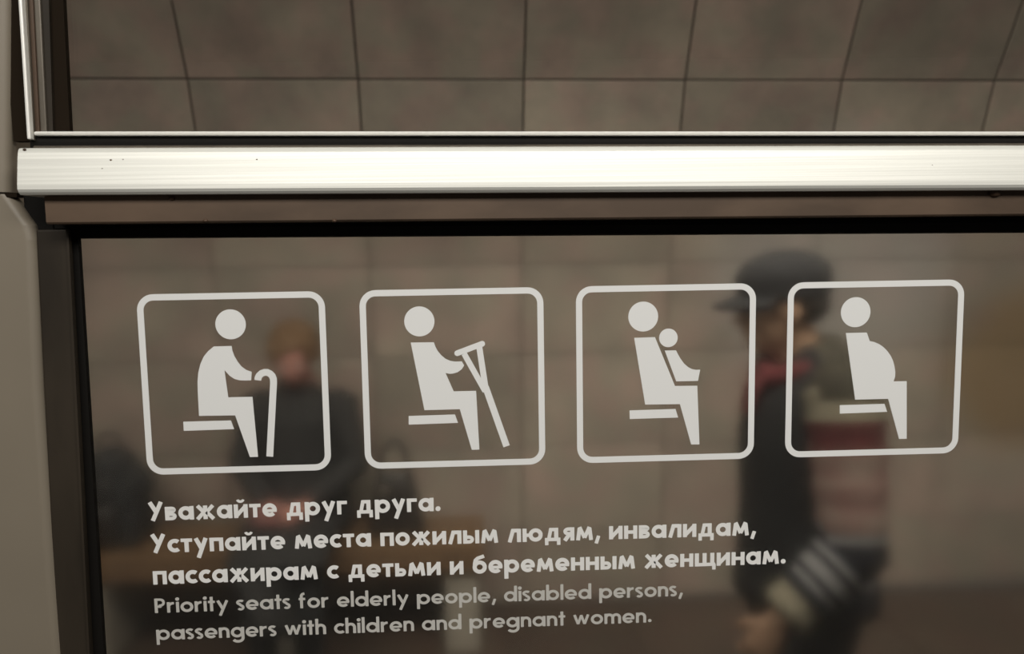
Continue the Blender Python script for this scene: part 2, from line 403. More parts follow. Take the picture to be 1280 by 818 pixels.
# ------------------------------------------------------------------ stickers on the lower pane
SY = -.0001       # back of the vinyl, touching the pane
def flatpoly(bm, pts, th=.00025, lift=0.0):
    """pts: list of (x,z) in the plane; extruded towards the viewer"""
    A = [bm.verts.new((x, SY-lift, z)) for x, z in pts]
    B = [bm.verts.new((x, SY-lift-th, z)) for x, z in pts]
    n = len(pts)
    for i in range(n): bm.faces.new((A[i], A[(i+1) % n], B[(i+1) % n], B[i]))
    f1 = bm.faces.new(A[::-1]); f2 = bm.faces.new(B)
    f1.normal_update(); f2.normal_update()
    if n > 4: bmesh.ops.triangulate(bm, faces=[f1, f2])
def strokepoly(pts, w_):
    """centre line -> list of quads with mitred joints"""
    P = []
    for p in pts:
        if not P or (Vector(p)-P[-1]).length > w_*.004: P.append(Vector(p))
    L_ = []; Rr = []
    for i, p in enumerate(P):
        d1 = (P[i]-P[i-1]).normalized() if i > 0 else None
        d2 = (P[i+1]-P[i]).normalized() if i < len(P)-1 else None
        if d1 is None: d1 = d2
        if d2 is None: d2 = d1
        m = (d1+d2)
        if m.length < .2: m = d2.copy()
        m.normalize(); nrm = Vector((-m.y, m.x)); k = 1/max(.42, nrm.dot(Vector((-d1.y, d1.x))))
        L_.append(p + nrm*w_/2*k); Rr.append(p - nrm*w_/2*k)
    return L_, Rr
def ribbon(bm, pts, w_, th=.00025, lift=0.0, xf=lambda v: v):
    L_, Rr = strokepoly(pts, w_)
    A = [(bm.verts.new((xf(l)[0], SY-lift-th, xf(l)[1])), bm.verts.new((xf(r)[0], SY-lift-th, xf(r)[1])),
          bm.verts.new((xf(l)[0], SY-lift, xf(l)[1])), bm.verts.new((xf(r)[0], SY-lift, xf(r)[1]))) for l, r in zip(L_, Rr)]
    for a, b in zip(A, A[1:]):
        bm.faces.new((a[0], a[1], b[1], b[0])); bm.faces.new((a[0], b[0], b[2], a[2])); bm.faces.new((a[1], a[3], b[3], b[1]))
    bm.faces.new((A[0][0], A[0][2], A[0][3], A[0][1])); bm.faces.new((A[-1][0], A[-1][1], A[-1][3], A[-1][2]))
def circ(cx, cz, r_, n=40): return [(cx+r_*math.cos(2*math.pi*k/n), cz+r_*math.sin(2*math.pi*k/n)) for k in range(n)]
def smooth_closed(pts, corners, it=2): return pts

SQ = .12; SQH = .12*.99038
signs = [
 dict(x=0.0, ox=160, oy=350, s=3.1464, head=(404, 175, 60),
  body=[(338,262),(408,260),(411,278),(419,300),(432,322),(447,341),(465,354),(487,362),(485,395),(462,396),(440,395),(420,390),(400,377),(380,355),(395,462),(490,460),(512,696),(480,697),(422,533),(280,535),(275,440),(274,400),(277,365),(285,332),(298,302),(316,280)],
  seat=[(218,558),(405,553),(418,587),(220,594)],
  label='first white pictogram from the left: seated hunched figure with a hooked walking cane'),
 dict(x=.14223, ox=440, oy=340, s=3.1464, head=(265, 195, 59.5),
  body=[(231,278),(322,277),(328,294),(337,311),(352,329),(368,342),(386,350),(405,353),(432,352),(441,368),(432,383),(415,395),(398,400),(385,401),(368,398),(400,470),(488,468),(501,699),(471,700),(424,540),(285,544)],
  seat=[(223,567),(405,561),(417,594),(223,601)],
  label='second white pictogram from the left: seated figure holding a crutch'),
 dict(x=.28365, ox=700, oy=340, s=3.2727, head=(340, 183, 61),
  body=[(303,270),(388,267),(470,467),(561,466),(570,706),(536,706),(490,541),(348,543)],
  seat=[(284,567),(472,561),(483,596),(285,602)],
  label='third white pictogram from the left: seated adult holding a small child'),
 dict(x=.42508, ox=960, oy=330, s=3.028, head=(331, 183, 56),
  body=[(294,262),(373,260),(384,292),(402,296),(420,304),(436,315),(450,329),(463,347),(472,366),(478,388),(481,410),(480,428),(474,445),(524,444),(524,662),(495,663),(454,511),(329,514)],
  seat=[(271,535),(440,530),(450,560),(271,567)],
  label='rightmost white pictogram: seated pregnant figure with a round belly'),
]
for i, s in enumerate(signs):
    root = tag(empty('seat_pictogram', (s['x']+SQ/2, 0, ZO-SQH)), s['label'], 'sign')
    def T(p, s=s):
        v = at(s['ox']+p[0]/s['s'], s['oy']+p[1]/s['s'], 0); return (v.x, v.z)
    # rounded frame
    bm = bmesh.new(); r0, wd = .0105, .0041
    def rr(off, n=8):
        o_ = []; r_ = r0-off
        for (cx, cz, a0) in ((SQ-r0, -r0, 90), (r0, -r0, 180), (r0, -SQH+r0, 270), (SQ-r0, -SQH+r0, 0)):
            for k in range(n+1):
                a = R(a0 - 0 + 90*k/n) if True else 0
                o_.append((s['x']+cx+r_*math.cos(a), ZO+cz+r_*math.sin(a)))
        return o_
    # order corners: TR (0..90) TL (90..180) BL (180..270) BR (270..360)
    def rr(off, n=8):
        o_ = []; r_ = r0-off
        for (cx, cz, a0) in ((SQ-r0, -r0, 0), (r0, -r0, 90), (r0, -SQH+r0, 180), (SQ-r0, -SQH+r0, 270)):
            for k in range(n+1):
                a = R(a0+90*k/n); o_.append((s['x']+cx+r_*math.cos(a), ZO+cz+r_*math.sin(a)))
        return o_
    A = rr(0); B = rr(wd); n = len(A)
    vs = [[bm.verts.new((x, y, z)) for x, z in pp] for pp in (A, B) for y in (SY, SY-.00025)]
    for k in range(n):
        j = (k+1) % n
        for a, b in ((0, 1), (1, 3), (3, 2), (2, 0)):
            bm.faces.new((vs[a][k], vs[a][j], vs[b][j], vs[b][k]))
    wpart('sign_border', bm, M['white'], root)
    bm = bmesh.new(); c = T(s['head'][:2]); e_ = T((s['head'][0]+s['head'][2], s['head'][1])); flatpoly(bm, circ(*c, abs(e_[0]-c[0])))
    wpart('figure_head', bm, M['white'], root)
    bm = bmesh.new(); flatpoly(bm, [T(p) for p in s['body']]); wpart('figure_body', bm, M['white'], root)
    bm = bmesh.new(); flatpoly(bm, [T(p) for p in s['seat']]); wpart('figure_seat', bm, M['white'], root)
    pm = .12/232/3.1464*1.0
    if i == 0:
        bm = bmesh.new()
        cl = [(511,395),(512,386),(517,376),(526,368),(537,364),(548,364),(559,369),(567,377),(572,389),(573,405),(571,440),(558,695)]
        ribbon(bm, [T(p) for p in cl], 27*pm)
        wpart('walking_cane', bm, M['white'], root)
    if i == 1:
        bm = bmesh.new(); a, b = T((414,320)), T((512,283)); rb = 11.5*pm
        ribbon(bm, [a, b], 2*rb); flatpoly(bm, circ(*a, rb, 20), lift=.00002); flatpoly(bm, circ(*b, rb, 20), lift=.00002)
        ribbon(bm, [T(p) for p in ((441,322),(524,470))], 23*pm, lift=.00004)
        ribbon(bm, [T(p) for p in ((500,292),(526,462))], 24*pm, lift=.00006)
        ribbon(bm, [T(p) for p in ((525,452),(608,686))], 27*pm, lift=.00008)
        wpart('crutch', bm, M['white'], root)
    if i == 2:
        bm = bmesh.new(); c = T((443,270)); e_ = T((481,270)); flatpoly(bm, circ(*c, abs(e_[0]-c[0]), 30)); wpart('child_head', bm, M['white'], root)
        bm = bmesh.new(); flatpoly(bm, [T(p) for p in [(428,322),(474,321),(482,337),(493,356),(507,375),(524,390),(540,398),(556,401),(573,400),(564,446),(475,448)]])
        wpart('child_body', bm, M['white'], root)

# ---- lettering: a geometric sans drawn with pen strokes (x-height 100, cap 138)
def arc(cx, cy, rx, ry, a0, a1, n=None):
    n = n or max(4, int(abs(a1-a0)/12)); return [(cx+rx*math.cos(R(a0+(a1-a0)*k/n)), cy+ry*math.sin(R(a0+(a1-a0)*k/n))) for k in range(n+1)]
CAP, ASC = 138, 152
def glyph(ch, w):
    """returns (advance width, strokes[(points, width)], discs[(x,y,r)])"""
    h = w/2; t = 100-h; r = 50-h; tw = w*.86; th = tw/2
    ring = (arc(50, 50, r, r, 0, 360, 32), w)
    V = lambda x, a=0, b=100: ([(x, a), (x, b)], w)
    g = {
    'У': (104, [([(14, CAP), (59, 56)], w), ([(91, CAP), (29, 0)], w)]),
    'P': (86, [V(h, 0, CAP), ([(h, CAP-th), (44, CAP-th)] + arc(44, 99, 40-h, 39-th, 90, -90) + [(44, 60+0), (h, 60)], tw)]),
    'в': (80, [V(h), ([(h, 100-th), (42, 100-th)] + arc(42, 76, 20, 24-th, 90, -90) + [(h, 52+th)], tw), ([(h, 57-th), (44, 57-th)] + arc(44, 28.5, 36-h, 28.5-th, 90, -90) + [(h, th)], tw)]),
    'а': (106, [ring, V(106-h)]),
    'ж': (136, [V(68), ([(15, 100), (60, 50)], w*.92), ([(60, 54), (12, 0)], w*.92), ([(121, 100), (76, 50)], w*.92), ([(76, 54), (124, 0)], w*.92)]),
    'и': (96, [V(h), V(96-h), ([(h, 14), (96-h, 86)], w*.95)]),
    'й': (96, [V(h), V(96-h), ([(h, 14), (96-h, 86)], w*.95), (arc(48, 140, 21, 20, 195, 345), w*.62)]),
    'т': (78, [V(39), ([(0, 100-th), (78, 100-th)], tw)]),
    'е': (100, [(arc(50, 50, r, r, -6, 318, 30), w), ([(12, 46), (92+h*.45, 46)], tw*.85)]),
    'д': (118, [([(31, th), (46, 100-th), (99-h, 100-th)], tw), V(99-h), ([(4, th), (114, th)], tw), ([(4+th, w*.5), (4+th, -30)], tw), ([(114-th, w*.5), (114-th, -30)], tw)]),
    'р': (106, [([(53+50-h if False else 56+0*h, 50)], w)] if False else [([(x+6, y) for x, y in arc(50, 50, r, r, 0, 360, 32)], w), V(h, -45, 100)]),
    'у': (96, [([(14, 100), (55, 12)], w), ([(82, 100), (28, -46)], w)]),
    'г': (70, [V(h), ([(h, 100-th), (70, 100-th)], tw)]),
    'с': (80, [(arc(50, 50, r, r, 48, 312, 26), w)]),
    'п': (94, [V(h), V(94-h), ([(h, 100-th), (94-h, 100-th)], tw)]),
    'о': (100, [ring]),
    'л': (96, [V(96-h), ([(15, 0), (39, 100-th), (96-h, 100-th)], w*.95)]),
    'ь': (78, [V(h), ([(h, 61-th), (44, 61-th)] + arc(44, 30.5, 34-h, 30.5-th, 90, -90) + [(h, th)], tw)]),
    'ы': (114, [V(h), ([(h, 61-th), (44, 61-th)] + arc(44, 30.5, 34-h, 30.5-th, 90, -90) + [(h, th)], tw), V(114-h)]),
    'м': (122, [([(h, 0), (26, 92)], w*.95), ([(26, 100), (61, 18)], w*.9), ([(96, 100), (61, 18)], w*.9), ([(122-h, 0), (96, 92)], w*.95)]),
    'ю': (142, [V(h), ([(h, 50), (60, 50)], tw), ([(x+42, y) for x, y in arc(50, 50, r, r, 0, 360, 32)], w)]),
    'я': (84, [V(84-h), ([(84-h, 100-th), (42, 100-th)] + arc(42, 70, 38-h, 30-th, 90, 270) + [(84-h, 40+th)], tw), ([(48, 46), (16, 0)], w)]),
    'н': (94, [V(h), V(94-h), ([(h, 51), (94-h, 51)], tw)]),
    'б': (100, [ring, ([(h, 50)] + [(h+1, 78), (21, 102), (36, 117), (56, 124), (82, 133)], w*.9)]),
    'щ': (146, [V(h), V(70), V(140-h*1.0), ([(h, th), (146, th)], tw), ([(150-th, w*.5), (150-th, -28)], tw)]),
    '.': (38, [], [(19, 17, w*.62)]),
    ',': (38, [([(28, 30), (10, -28)], w*.86)]),
    'r': (60, [V(h), ([(h, 45)] + arc(52, 50, 52-h, 50-th, 165, 85), tw*1.05)]),
    'i': (w, [V(h)], [(h, 128, w*.66)]),
    'o': (100, [ring]),
    't': (54, [V(27, 0, 138), ([(0, 100-th), (54, 100-th)], tw)]),
    'y': (96, [([(12, 100), (53, 12)], w*.95), ([(84, 100), (26, -46)], w*.95)]),
    's': (62, [(arc(31, 100-27+th*.2, 24, 27-th, 35, 250, 16) + arc(31, 27, 31-h, 29-th, 80, -150, 16), tw)]),
    'e': (100, [(arc(50, 50, r, r, -6, 318, 30), w), ([(12, 46), (92+h*.45, 46)], tw*.85)]),
    'a': (106, [ring, V(106-h)]),
    'f': (58, [([(22, 0), (22, ASC-34)] + arc(50, ASC-34, 28, 34-th, 180, 95), w*.95), ([(0, 100-th), (52, 100-th)], tw)]),
    'l': (w, [V(h, 0, ASC)]),
    'd': (106, [ring, V(106-h, 0, ASC)]),
    'b': (106, [([(x+6, y) for x, y in arc(50, 50, r, r, 0, 360, 32)], w), V(h, 0, ASC)]),
    'p': (106, [([(x+6, y) for x, y in arc(50, 50, r, r, 0, 360, 32)], w), V(h, -45, 100)]),
    'n': (84, [V(h), ([(h, 50)] + arc(42, 58, 42-h, 42-th, 180, 0) + [(84-h, 50), (84-h, 0)], w)]),
    'h': (84, [V(h, 0, ASC), ([(h, 50)] + arc(42, 58, 42-h, 42-th, 180, 0) + [(84-h, 50), (84-h, 0)], w)]),
    'm': (136, [V(h), ([(h, 50)] + arc(h+(68-h)/2+0, 60, (68-h)/2, 40-th, 180, 0) + [(68, 50), (68, 0)], w), ([(68, 50)] + arc(68+(68-h)/2, 60, (68-h)/2, 40-th, 180, 0) + [(136-h, 50), (136-h, 0)], w)]),
    'g': (106, [ring, ([(106-h, 100), (106-h, -6)] + arc(54, -6, 52-h, 34, 0, -150, 14), w)]),
    'w': (134, [([(12, 100), (41, 8)], w*.92), ([(67, 96), (41, 8)], w*.86), ([(67, 96), (93, 8)], w*.86), ([(122, 100), (93, 8)], w*.92)]),
    'c': (80, [(arc(50, 50, r, r, 48, 312, 26), w)]),
    }[ch]
    return g[0], g[1], (g[2] if len(g) > 2 else [])
def textline(txt, p0, p1, xh, wt, m, label, track=11, space=64):
    a, b = at(*p0, 0), at(*p1, 0)
    total = 0; words = []
    for word in txt.split(' '):
        gl = []
        for ch in word:
            g = glyph(ch, wt); gl.append((total, g)); total += g[0] + track
        total += space - track; words.append((word, gl)); total += track*0
    total -= space
    sx = (b.x-a.x)/total; sz = xh/100; dz = (b.z-a.z)/total
    root = tag(empty('text_line', (a.x, 0, a.z)), label, 'lettering')
    for word, gl in words:
        bm = bmesh.new(); k = 0
        for x0_, (adv, st, discs) in gl:
            xf = lambda v, x0_=x0_: (a.x + (x0_+v[0])*sx, a.z + v[1]*sz + (x0_+v[0])*dz)
            for pts, w_ in st: ribbon(bm, pts, w_, lift=.00002*(k % 4), xf=xf); k += 1
            for cx, cy, cr_ in discs: flatpoly(bm, [xf(p) for p in circ(cx, cy, cr_, 20)])
        wpart('word', bm, m, root)
    print('TEXT', txt[:12], 'sx/sz %.3f dz %.5f' % (sx/sz, dz/sx))
textline('Уважайте друг друга.', (186, 651.5), (551, 638.8), .0092, 29, M['white3'], 'top line of white Cyrillic lettering, two words repeated, under the first pictogram')
textline('Уступайте места пожилым людям, инвалидам,', (189, 691.5), (944.5, 669), .0092, 29, M['white3'], 'second line of bold white Cyrillic lettering ending in a comma')
textline('пассажирам с детьми и беременным женщинам.', (192, 731), (982, 704.5), .0092, 29, M['white3'], 'third line, longest bold white Cyrillic lettering')
textline('Priority seats for elderly people, disabled persons,', (194, 766.5), (853.5, 745), .0072, 24, M['white2'], 'fourth line, thinner grey English lettering beginning Priority seats')
textline('passengers with children and pregnant women.', (196, 800.5), (815, 778), .0072, 24, M['white2'], 'bottom line of thinner grey English lettering about passengers with children')

# ------------------------------------------------------------------ bench
BX0, BX1, BY0, BY1, BZ = -1.75, .215, 2.75, 3.15, .50
be = tag(empty('bench', (-.6, 2.95, 0)), 'wooden slatted bench on pale stone supports against the tiled wall', 'bench')
for (ya, yb) in ((2.75, 2.86), (2.885, 2.995), (3.02, 3.15)):
    bm = bmesh.new(); box(bm, BX0, BX1, ya, yb, BZ-.045, BZ); bevel(bm, .008, 2); wpart('slat', bm, M['wood'], be)
bm = bmesh.new(); box(bm, BX0, BX1, 2.752, 2.775, BZ-.11, BZ-.045); bevel(bm, .004, 1); wpart('front_rail', bm, M['wood'], be)
for xa in (.04, -1.56, -.70):
    bm = bmesh.new(); box(bm, xa, xa+.15, 2.79, 3.12, 0, BZ-.045); bevel(bm, .008, 2); wpart('support', bm, M['concrete'], be)

# ------------------------------------------------------------------ people
def hand(bm, wrist, d, palm_n, scale=1, curl=.5, side=1):
    """palm + five fingers. d: pointing direction, palm_n: direction the palm faces, side: thumb side sign"""
    d = Vector(d).normalized(); pn = Vector(palm_n); pn = (pn - d*pn.dot(d)).normalized(); s = d.cross(pn)*side
    W = Vector(wrist); S = scale
    loft(bm, [(W, .020*S, .026*S), (W+d*.03*S, .017*S, .036*S), (W+d*.07*S, .015*S, .041*S), (W+d*.092*S, .012*S, .038*S)], n=12, ref=pn)
    for j, (off, ln) in enumerate(((.030, .072), (.011, .082), (-.009, .076), (-.028, .060))):
        b = W + d*.085*S + s*off*S; seg = ln*S/3; p = b - d*.015*S; rr_ = .0088*S
        ring = [(p, rr_, rr_)]; dd = d.copy(); q = b
        for k in range(3):
            ring.append((q, rr_*(1-.1*k), rr_*(1-.1*k))); a = curl*(.5+.5*k)
            dd = (dd*math.cos(a) + pn*math.sin(a)).normalized(); q = q + dd*seg
        ring.append((q, rr_*.65, rr_*.65)); loft(bm, ring, n=8, ref=s)
    b = W + d*.025*S + s*.030*S; q1 = b + (s*.8+d*.7+pn*.3).normalized()*.032*S; q2 = q1 + (s*.25+d*1+pn*.5).normalized()*.028*S
    loft(bm, [(b - s*.01*S, .012*S, .012*S), (b, .0115*S, .0115*S), (q1, .010*S, .010*S), (q2, .0075*S, .0075*S)], n=8, ref=pn)
def head(bm, c, rot):
    """face looks along local +x of rot"""
    def W(v): return Vector(c) + rot @ Vector(v)
    ball(bm, W((-.012, 0, .025)), .098, .077, .092, rot, 3)
    ball(bm, W((.018, 0, -.035)), .070, .060, .078, rot, 3)
    ball(bm, W((.045, 0, -.082)), .036, .034, .026, rot, 2)          # chin
    ball(bm, W((.074, 0, .022)), .018, .048, .010, rot, 2)           # brow
    loft(bm, [(W((.082, 0, .012)), .006, .007), (W((.096, 0, -.015)), .010, .011), (W((.102, 0, -.028)), .011, .014), (W((.085, 0, -.034)), .006, .010)], n=8, ref=rot @ Vector((1, 0, 0)))
    ball(bm, W((.081, 0, -.052)), .009, .024, .0055, rot, 2)         # lips
    ball(bm, W((.079, 0, -.061)), .009, .020, .006, rot, 2)
    for s in (-1, 1):
        ball(bm, W((.062, .036*s, -.018)), .022, .022, .02, rot, 2)  # cheek
        ball(bm, W((-.005, .076*s, -.01)), .018, .009, .030, rot, 2) # ear
    loft(bm, [(W((-.02, 0, -.05)), .056, .056), (W((-.035, 0, -.12)), .055, .058), (W((-.045, 0, -.17)), .065, .08)], n=16, ref=rot @ Vector((1, 0, 0)))
def eyes(c, rot, root):
    for s in (-1, 1):
        bm = bmesh.new(); ball(bm, Vector(c) + rot @ Vector((.071, .030*s, .004)), .0125, .0125, .0105, rot, 2)
        build('eye', bm, M['eye'], root, True)

# --- walking person with the cap (faces left in the photo; local +x is forward, +y their left, toward the window)
mp = tag(empty('person', (.985, 1.30, 0), math.pi), 'standing person in dark peaked cap, red scarf and colour-block jacket with striped cuff', 'person')
hr = Euler((0, R(6), 0)).to_matrix(); hc = Vector((.068, 0, 1.62))
SL, EL, WL = Vector((-.01, .175, 1.45)), Vector((-.012, .238, 1.120)), Vector((.150, .240, .975))
HD = Vector((.45, -.05, -.85))
SRr, ER, WR = Vector((-.02, -.175, 1.45)), Vector((-.07, -.22, 1.16)), Vector((.0, -.22, .93))
bm = bmesh.new()
head(bm, hc, hr)
loft(bm, [((0, 0, .86), .10, .15), ((0, 0, 1.0), .10, .145), ((.0, 0, 1.15), .095, .13), ((-.005, 0, 1.3), .11, .16), ((-.01, 0, 1.42), .10, .17), ((0, 0, 1.48), .06, .10)], n=20)
for S_, E_, W_, sg in ((SL, EL, WL, 1), (SRr, ER, WR, -1)):
    loft(bm, [(S_, .055, .055), ((S_+E_)/2, .046, .046), (E_, .038, .038), (E_.lerp(W_, .35), .037, .037), (W_, .024, .027)], n=12)
hand(bm, WL, HD, (-.2, -1, -.2), .98, 1.2, -1)
hand(bm, WR, (.3, 0, -1), (0, 1, 0), 1.0, .5, 1)
legs = ((.09, [(0, .09, .88), (.10, .10, .48), (.13, .10, .09)]), (-.09, [(0, -.09, .88), (-.02, -.10, .48), (-.16, -.10, .12)]))
for s, L3 in legs:
    a, k, f = map(Vector, L3)
    loft(bm, [(a, .085, .085), (a.lerp(k, .5), .07, .07), (k, .052, .052), (k.lerp(f, .35), .052, .05), (f, .036, .036), (f - Vector((0, 0, .04)), .036, .036)], n=14)
    loft(bm, [(f + Vector((-.05, 0, -.05)), .03, .03), (f + Vector((.04, 0, -.055)), .03, .035), (f + Vector((.15, 0, -.07)), .018, .03)], n=10, ref=Vector((0, 0, 1)))
remesh('body', bm, M['skin'], mp, .0065, 3)
eyes(hc, hr, mp)
# jacket body, bands of colour on the back half
bands = [(1.45, 0), (1.395, 1), (1.335, 2), (1.175, 3), (1.155, 5), (1.035, 4), (1.0, 5)]
JM = [M['olive'], M['cream'], M['red'], M['rose'], M['navy'], M['ltgrey'], M['black']]
def band(z):
    for zz, i_ in bands:
        if z > zz: return i_
    return 4
zs = [.93, .965, .99, 1.0, 1.035, 1.06, 1.1, 1.155, 1.165, 1.175, 1.2, 1.25, 1.3, 1.335, 1.365, 1.395, 1.43, 1.465, 1.50, 1.525, 1.54]
def tor(z):
    pts = ((.93, .165, .205, -.005), (1.0, .155, .20, -.005), (1.15, .150, .19, -.005), (1.3, .158, .20, -.01), (1.40, .145, .205, -.02), (1.48, .10, .15, -.02), (1.54, .065, .075, -.01))
    for a, b in zip(pts, pts[1:]):
        if a[0] <= z <= b[0]+1e-6:
            u = (z-a[0])/(b[0]-a[0]); return [a[i]+(b[i]-a[i])*u for i in (1, 2, 3)]
bm = bmesh.new()
loft(bm, [((tor(z)[2], 0, z), tor(z)[0], tor(z)[1]) for z in zs], n=40, mi=lambda c: (band(c.z) if c.z < 1.395 else 0) if c.x < .005 else 6)
jk = build('jacket', bm, JM, mp, True)
def sleeve(S_, E_, W_, name):
    path = [S_+Vector((0, -.03 if S_.y > 0 else .03, .045))] + [S_.lerp(E_, k/16) for k in range(17)] + [E_.lerp(W_, k/16) for k in range(1, 16)]
    bm = bmesh.new(); rg = []
    for i_, p in enumerate(path):
        u = i_/(len(path)-1); r_ = .045 if i_ == 0 else .084 - .032*u**1.1 + .003*math.sin(i_*1.9)
        rg.append((p, r_, r_))
    n0 = 17
    def mi(c):
        if (c - S_).length < (E_-S_).length*1.0 and c.z > E_.z + .035: return band(c.z)
        u = (c-E_).dot((W_-E_).normalized())/(W_-E_).length
        if u > .66: return 1
        if u > .58: return 4
        if u > .50: return 5
        if u > .42: return 4
        if u > .34: return 5
        if u > .26: return 4
        if u > .18: return 5
        return 4
    loft(bm, rg, n=24, mi=mi)
    return build(name, bm, JM, jk, True)
sleeve(SL, EL, WL, 'sleeve'); sleeve(SRr, ER, WR, 'sleeve')
# scarf
bm = bmesh.new()
ring = [(Vector((.015+.088*math.cos(a), .080*math.sin(a), 1.485 - .028*math.cos(a))), .026, .032) for a in [2*math.pi*k/20 for k in range(21)]]
loft(bm, ring, n=10, ref=Vector((0, 0, 1)))
loft(bm, [((.10, .015, 1.485), .02, .035), ((.135, .02, 1.43), .016, .04), ((.150, .02, 1.37), .012, .035)], n=12)
remesh('scarf', bm, M['red'], mp, .007, 2)
# cap: crown, band and peak
bm = bmesh.new()
for v in [(-.018, 0, .066)]: ball(bm, hc + hr @ Vector(v), .114, .092, .066, hr, 3)
loft(bm, [(hc + hr @ Vector((-.018, 0, .015)), .108, .088), (hc + hr @ Vector((-.018, 0, .07)), .112, .091)], n=28, ref=hr @ Vector((1, 0, 0)))
cp = remesh('cap', bm, M['cap'], mp, .007, 2)
bm = bmesh.new(); vs = []
for (off, zz) in ((.0, .040), (.075, .018)):
    row = []
    for k in range(13):
        a = R(-62 + 124*k/12); rr_ = .098 + off*math.cos(a*.9)
        row.append(hc + hr @ Vector((-.018 + rr_*math.cos(a), .088*math.sin(a)*(1+off*.8), zz - .012*abs(math.sin(a)))))
    vs.append(row)
th = Vector((0, 0, .005))
T_ = [[bm.verts.new(p+th) for p in r_] for r_ in vs]; Bt = [[bm.verts.new(p-th) for p in r_] for r_ in vs]
for k in range(12):
    bm.faces.new((T_[0][k], T_[0][k+1], T_[1][k+1], T_[1][k])); bm.faces.new((Bt[0][k], Bt[1][k], Bt[1][k+1], Bt[0][k+1]))
    bm.faces.new((T_[1][k], T_[1][k+1], Bt[1][k+1], Bt[1][k])); bm.faces.new((T_[0][k], Bt[0][k], Bt[0][k+1], T_[0][k+1]))
for e_ in (0, 12): bm.faces.new((T_[0][e_], T_[1][e_], Bt[1][e_], Bt[0][e_]))
build('peak', bm, M['cap'], cp, True)
# short dark hair below the cap
bm = bmesh.new()
ball(bm, hc + hr @ Vector((-.045, 0, .0)), .075, .081, .055, hr, 3)
remesh('hair', bm, M['hairdark'], mp, .008, 1)
# trousers and shoes
bm = bmesh.new()
loft(bm, [((0, 0, .84), .12, .165), ((0, 0, .95), .13, .17), ((0, 0, 1.0), .12, .165)], n=24)
for s, L3 in legs:
    a, k, f = map(Vector, L3)
    loft(bm, [(a+Vector((0, 0, .04)), .105, .10), (a.lerp(k, .5), .088, .088), (k, .072, .072), (k.lerp(f, .5), .066, .066), (f+Vector((0, 0, .01)), .062, .062)], n=18)
remesh('trousers', bm, M['black'], mp, .010, 2)
for s, L3 in legs:
    f = Vector(L3[2]); dz = .0 if s > 0 else .0
    z0 = .0; bm = bmesh.new()
    zt_ = f.z
    loft(bm, [((f.x-.07, f.y, z0+.045), .040, .036), ((f.x-.02, f.y, z0+.05), .05, .042), ((f.x+.06, f.y, z0+.038), .036, .045), ((f.x+.15, f.y, z0+.028), .026, .044), ((f.x+.20, f.y, z0+.020), .012, .028)], n=14, ref=Vector((0, 0, 1)))
    loft(bm, [((f.x-.02, f.y, z0+.04), .045, .04), ((f.x-.015, f.y, zt_+.03), .045, .042)], n=14)
    box(bm, f.x-.105, f.x+.19, f.y-.036, f.y+.036, z0, z0+.02)
    o = remesh('shoe', bm, M['leather'], mp, .007, 1)

# --- seated woman-like figure with curly auburn hair (faces the window)
wp = tag(empty('person', (-.585, 2.98, 0), -math.pi/2), 'seated person with curly auburn hair and black coat on the bench, head bowed', 'person')
hr2 = Euler((0, R(24), 0)).to_matrix(); hc2 = Vector((.17, .015, 1.325))
bm = bmesh.new(); head(bm, hc2, hr2)
S1, E1, W1 = Vector((.04, .185, 1.10)), Vector((.08, .245, .83)), Vector((.325, .085, .735))
S2, E2, W2 = Vector((.04, -.185, 1.10)), Vector((.08, -.245, .83)), Vector((.325, -.075, .735))
loft(bm, [((0, 0, .56), .13, .17), ((0, 0, .72), .11, .15), ((.02, 0, .95), .11, .155), ((.05, 0, 1.09), .09, .16), ((.09, 0, 1.15), .055, .08)], n=20)
for S_, E_, W_, sg in ((S1, E1, W1, 1), (S2, E2, W2, -1)):
    loft(bm, [(S_, .052, .052), ((S_+E_)/2, .042, .042), (E_, .036, .036), (W_, .022, .025)], n=12)
hand(bm, W1, (.45, -.75, -.15), (-.1, 0, -1), .95, .45, 1)
hand(bm, W2, (.45, .75, -.10), (-.1, 0, -1), .95, .45, -1)
wl_ = []
for s in (1, -1):
    h_, k_, f_ = Vector((.02, .09*s, .595)), Vector((.47, .10*s, .585)), Vector((.44, .09*s, .09)); wl_.append((h_, k_, f_))
    loft(bm, [(h_, .08, .08), (h_.lerp(k_, .5), .07, .07), (k_, .053, .053), (k_.lerp(f_, .3), .052, .052), (f_, .034, .034), (f_-Vector((0, 0, .04)), .03, .03)], n=14)
    loft(bm, [(f_+Vector((-.04, 0, -.05)), .028, .028), (f_+Vector((.05, 0, -.055)), .028, .033), (f_+Vector((.15, 0, -.07)), .015, .028)], n=10, ref=Vector((0, 0, 1)))
remesh('body', bm, M['skinred'], wp, .0065, 3)
eyes(hc2, hr2, wp)
# curly hair
bm = bmesh.new(); rnd = random.Random(3)
ball(bm, hc2 + hr2 @ Vector((-.028, 0, .030)), .104, .094, .100, hr2, 3)
for k in range(210):
    z = rnd.uniform(-.35, 1); a = rnd.uniform(0, 2*math.pi); q = math.sqrt(1-z*z)
    v = Vector((q*math.cos(a)*.108 - .028, q*math.sin(a)*.100, z*.106 + .030))
    if v.x > .058 and v.z < .050: continue
    ball(bm, hc2 + hr2 @ v, rnd.uniform(.012, .022), sub=1)
remesh('hair', bm, M['hair'], wp, .006, 1)
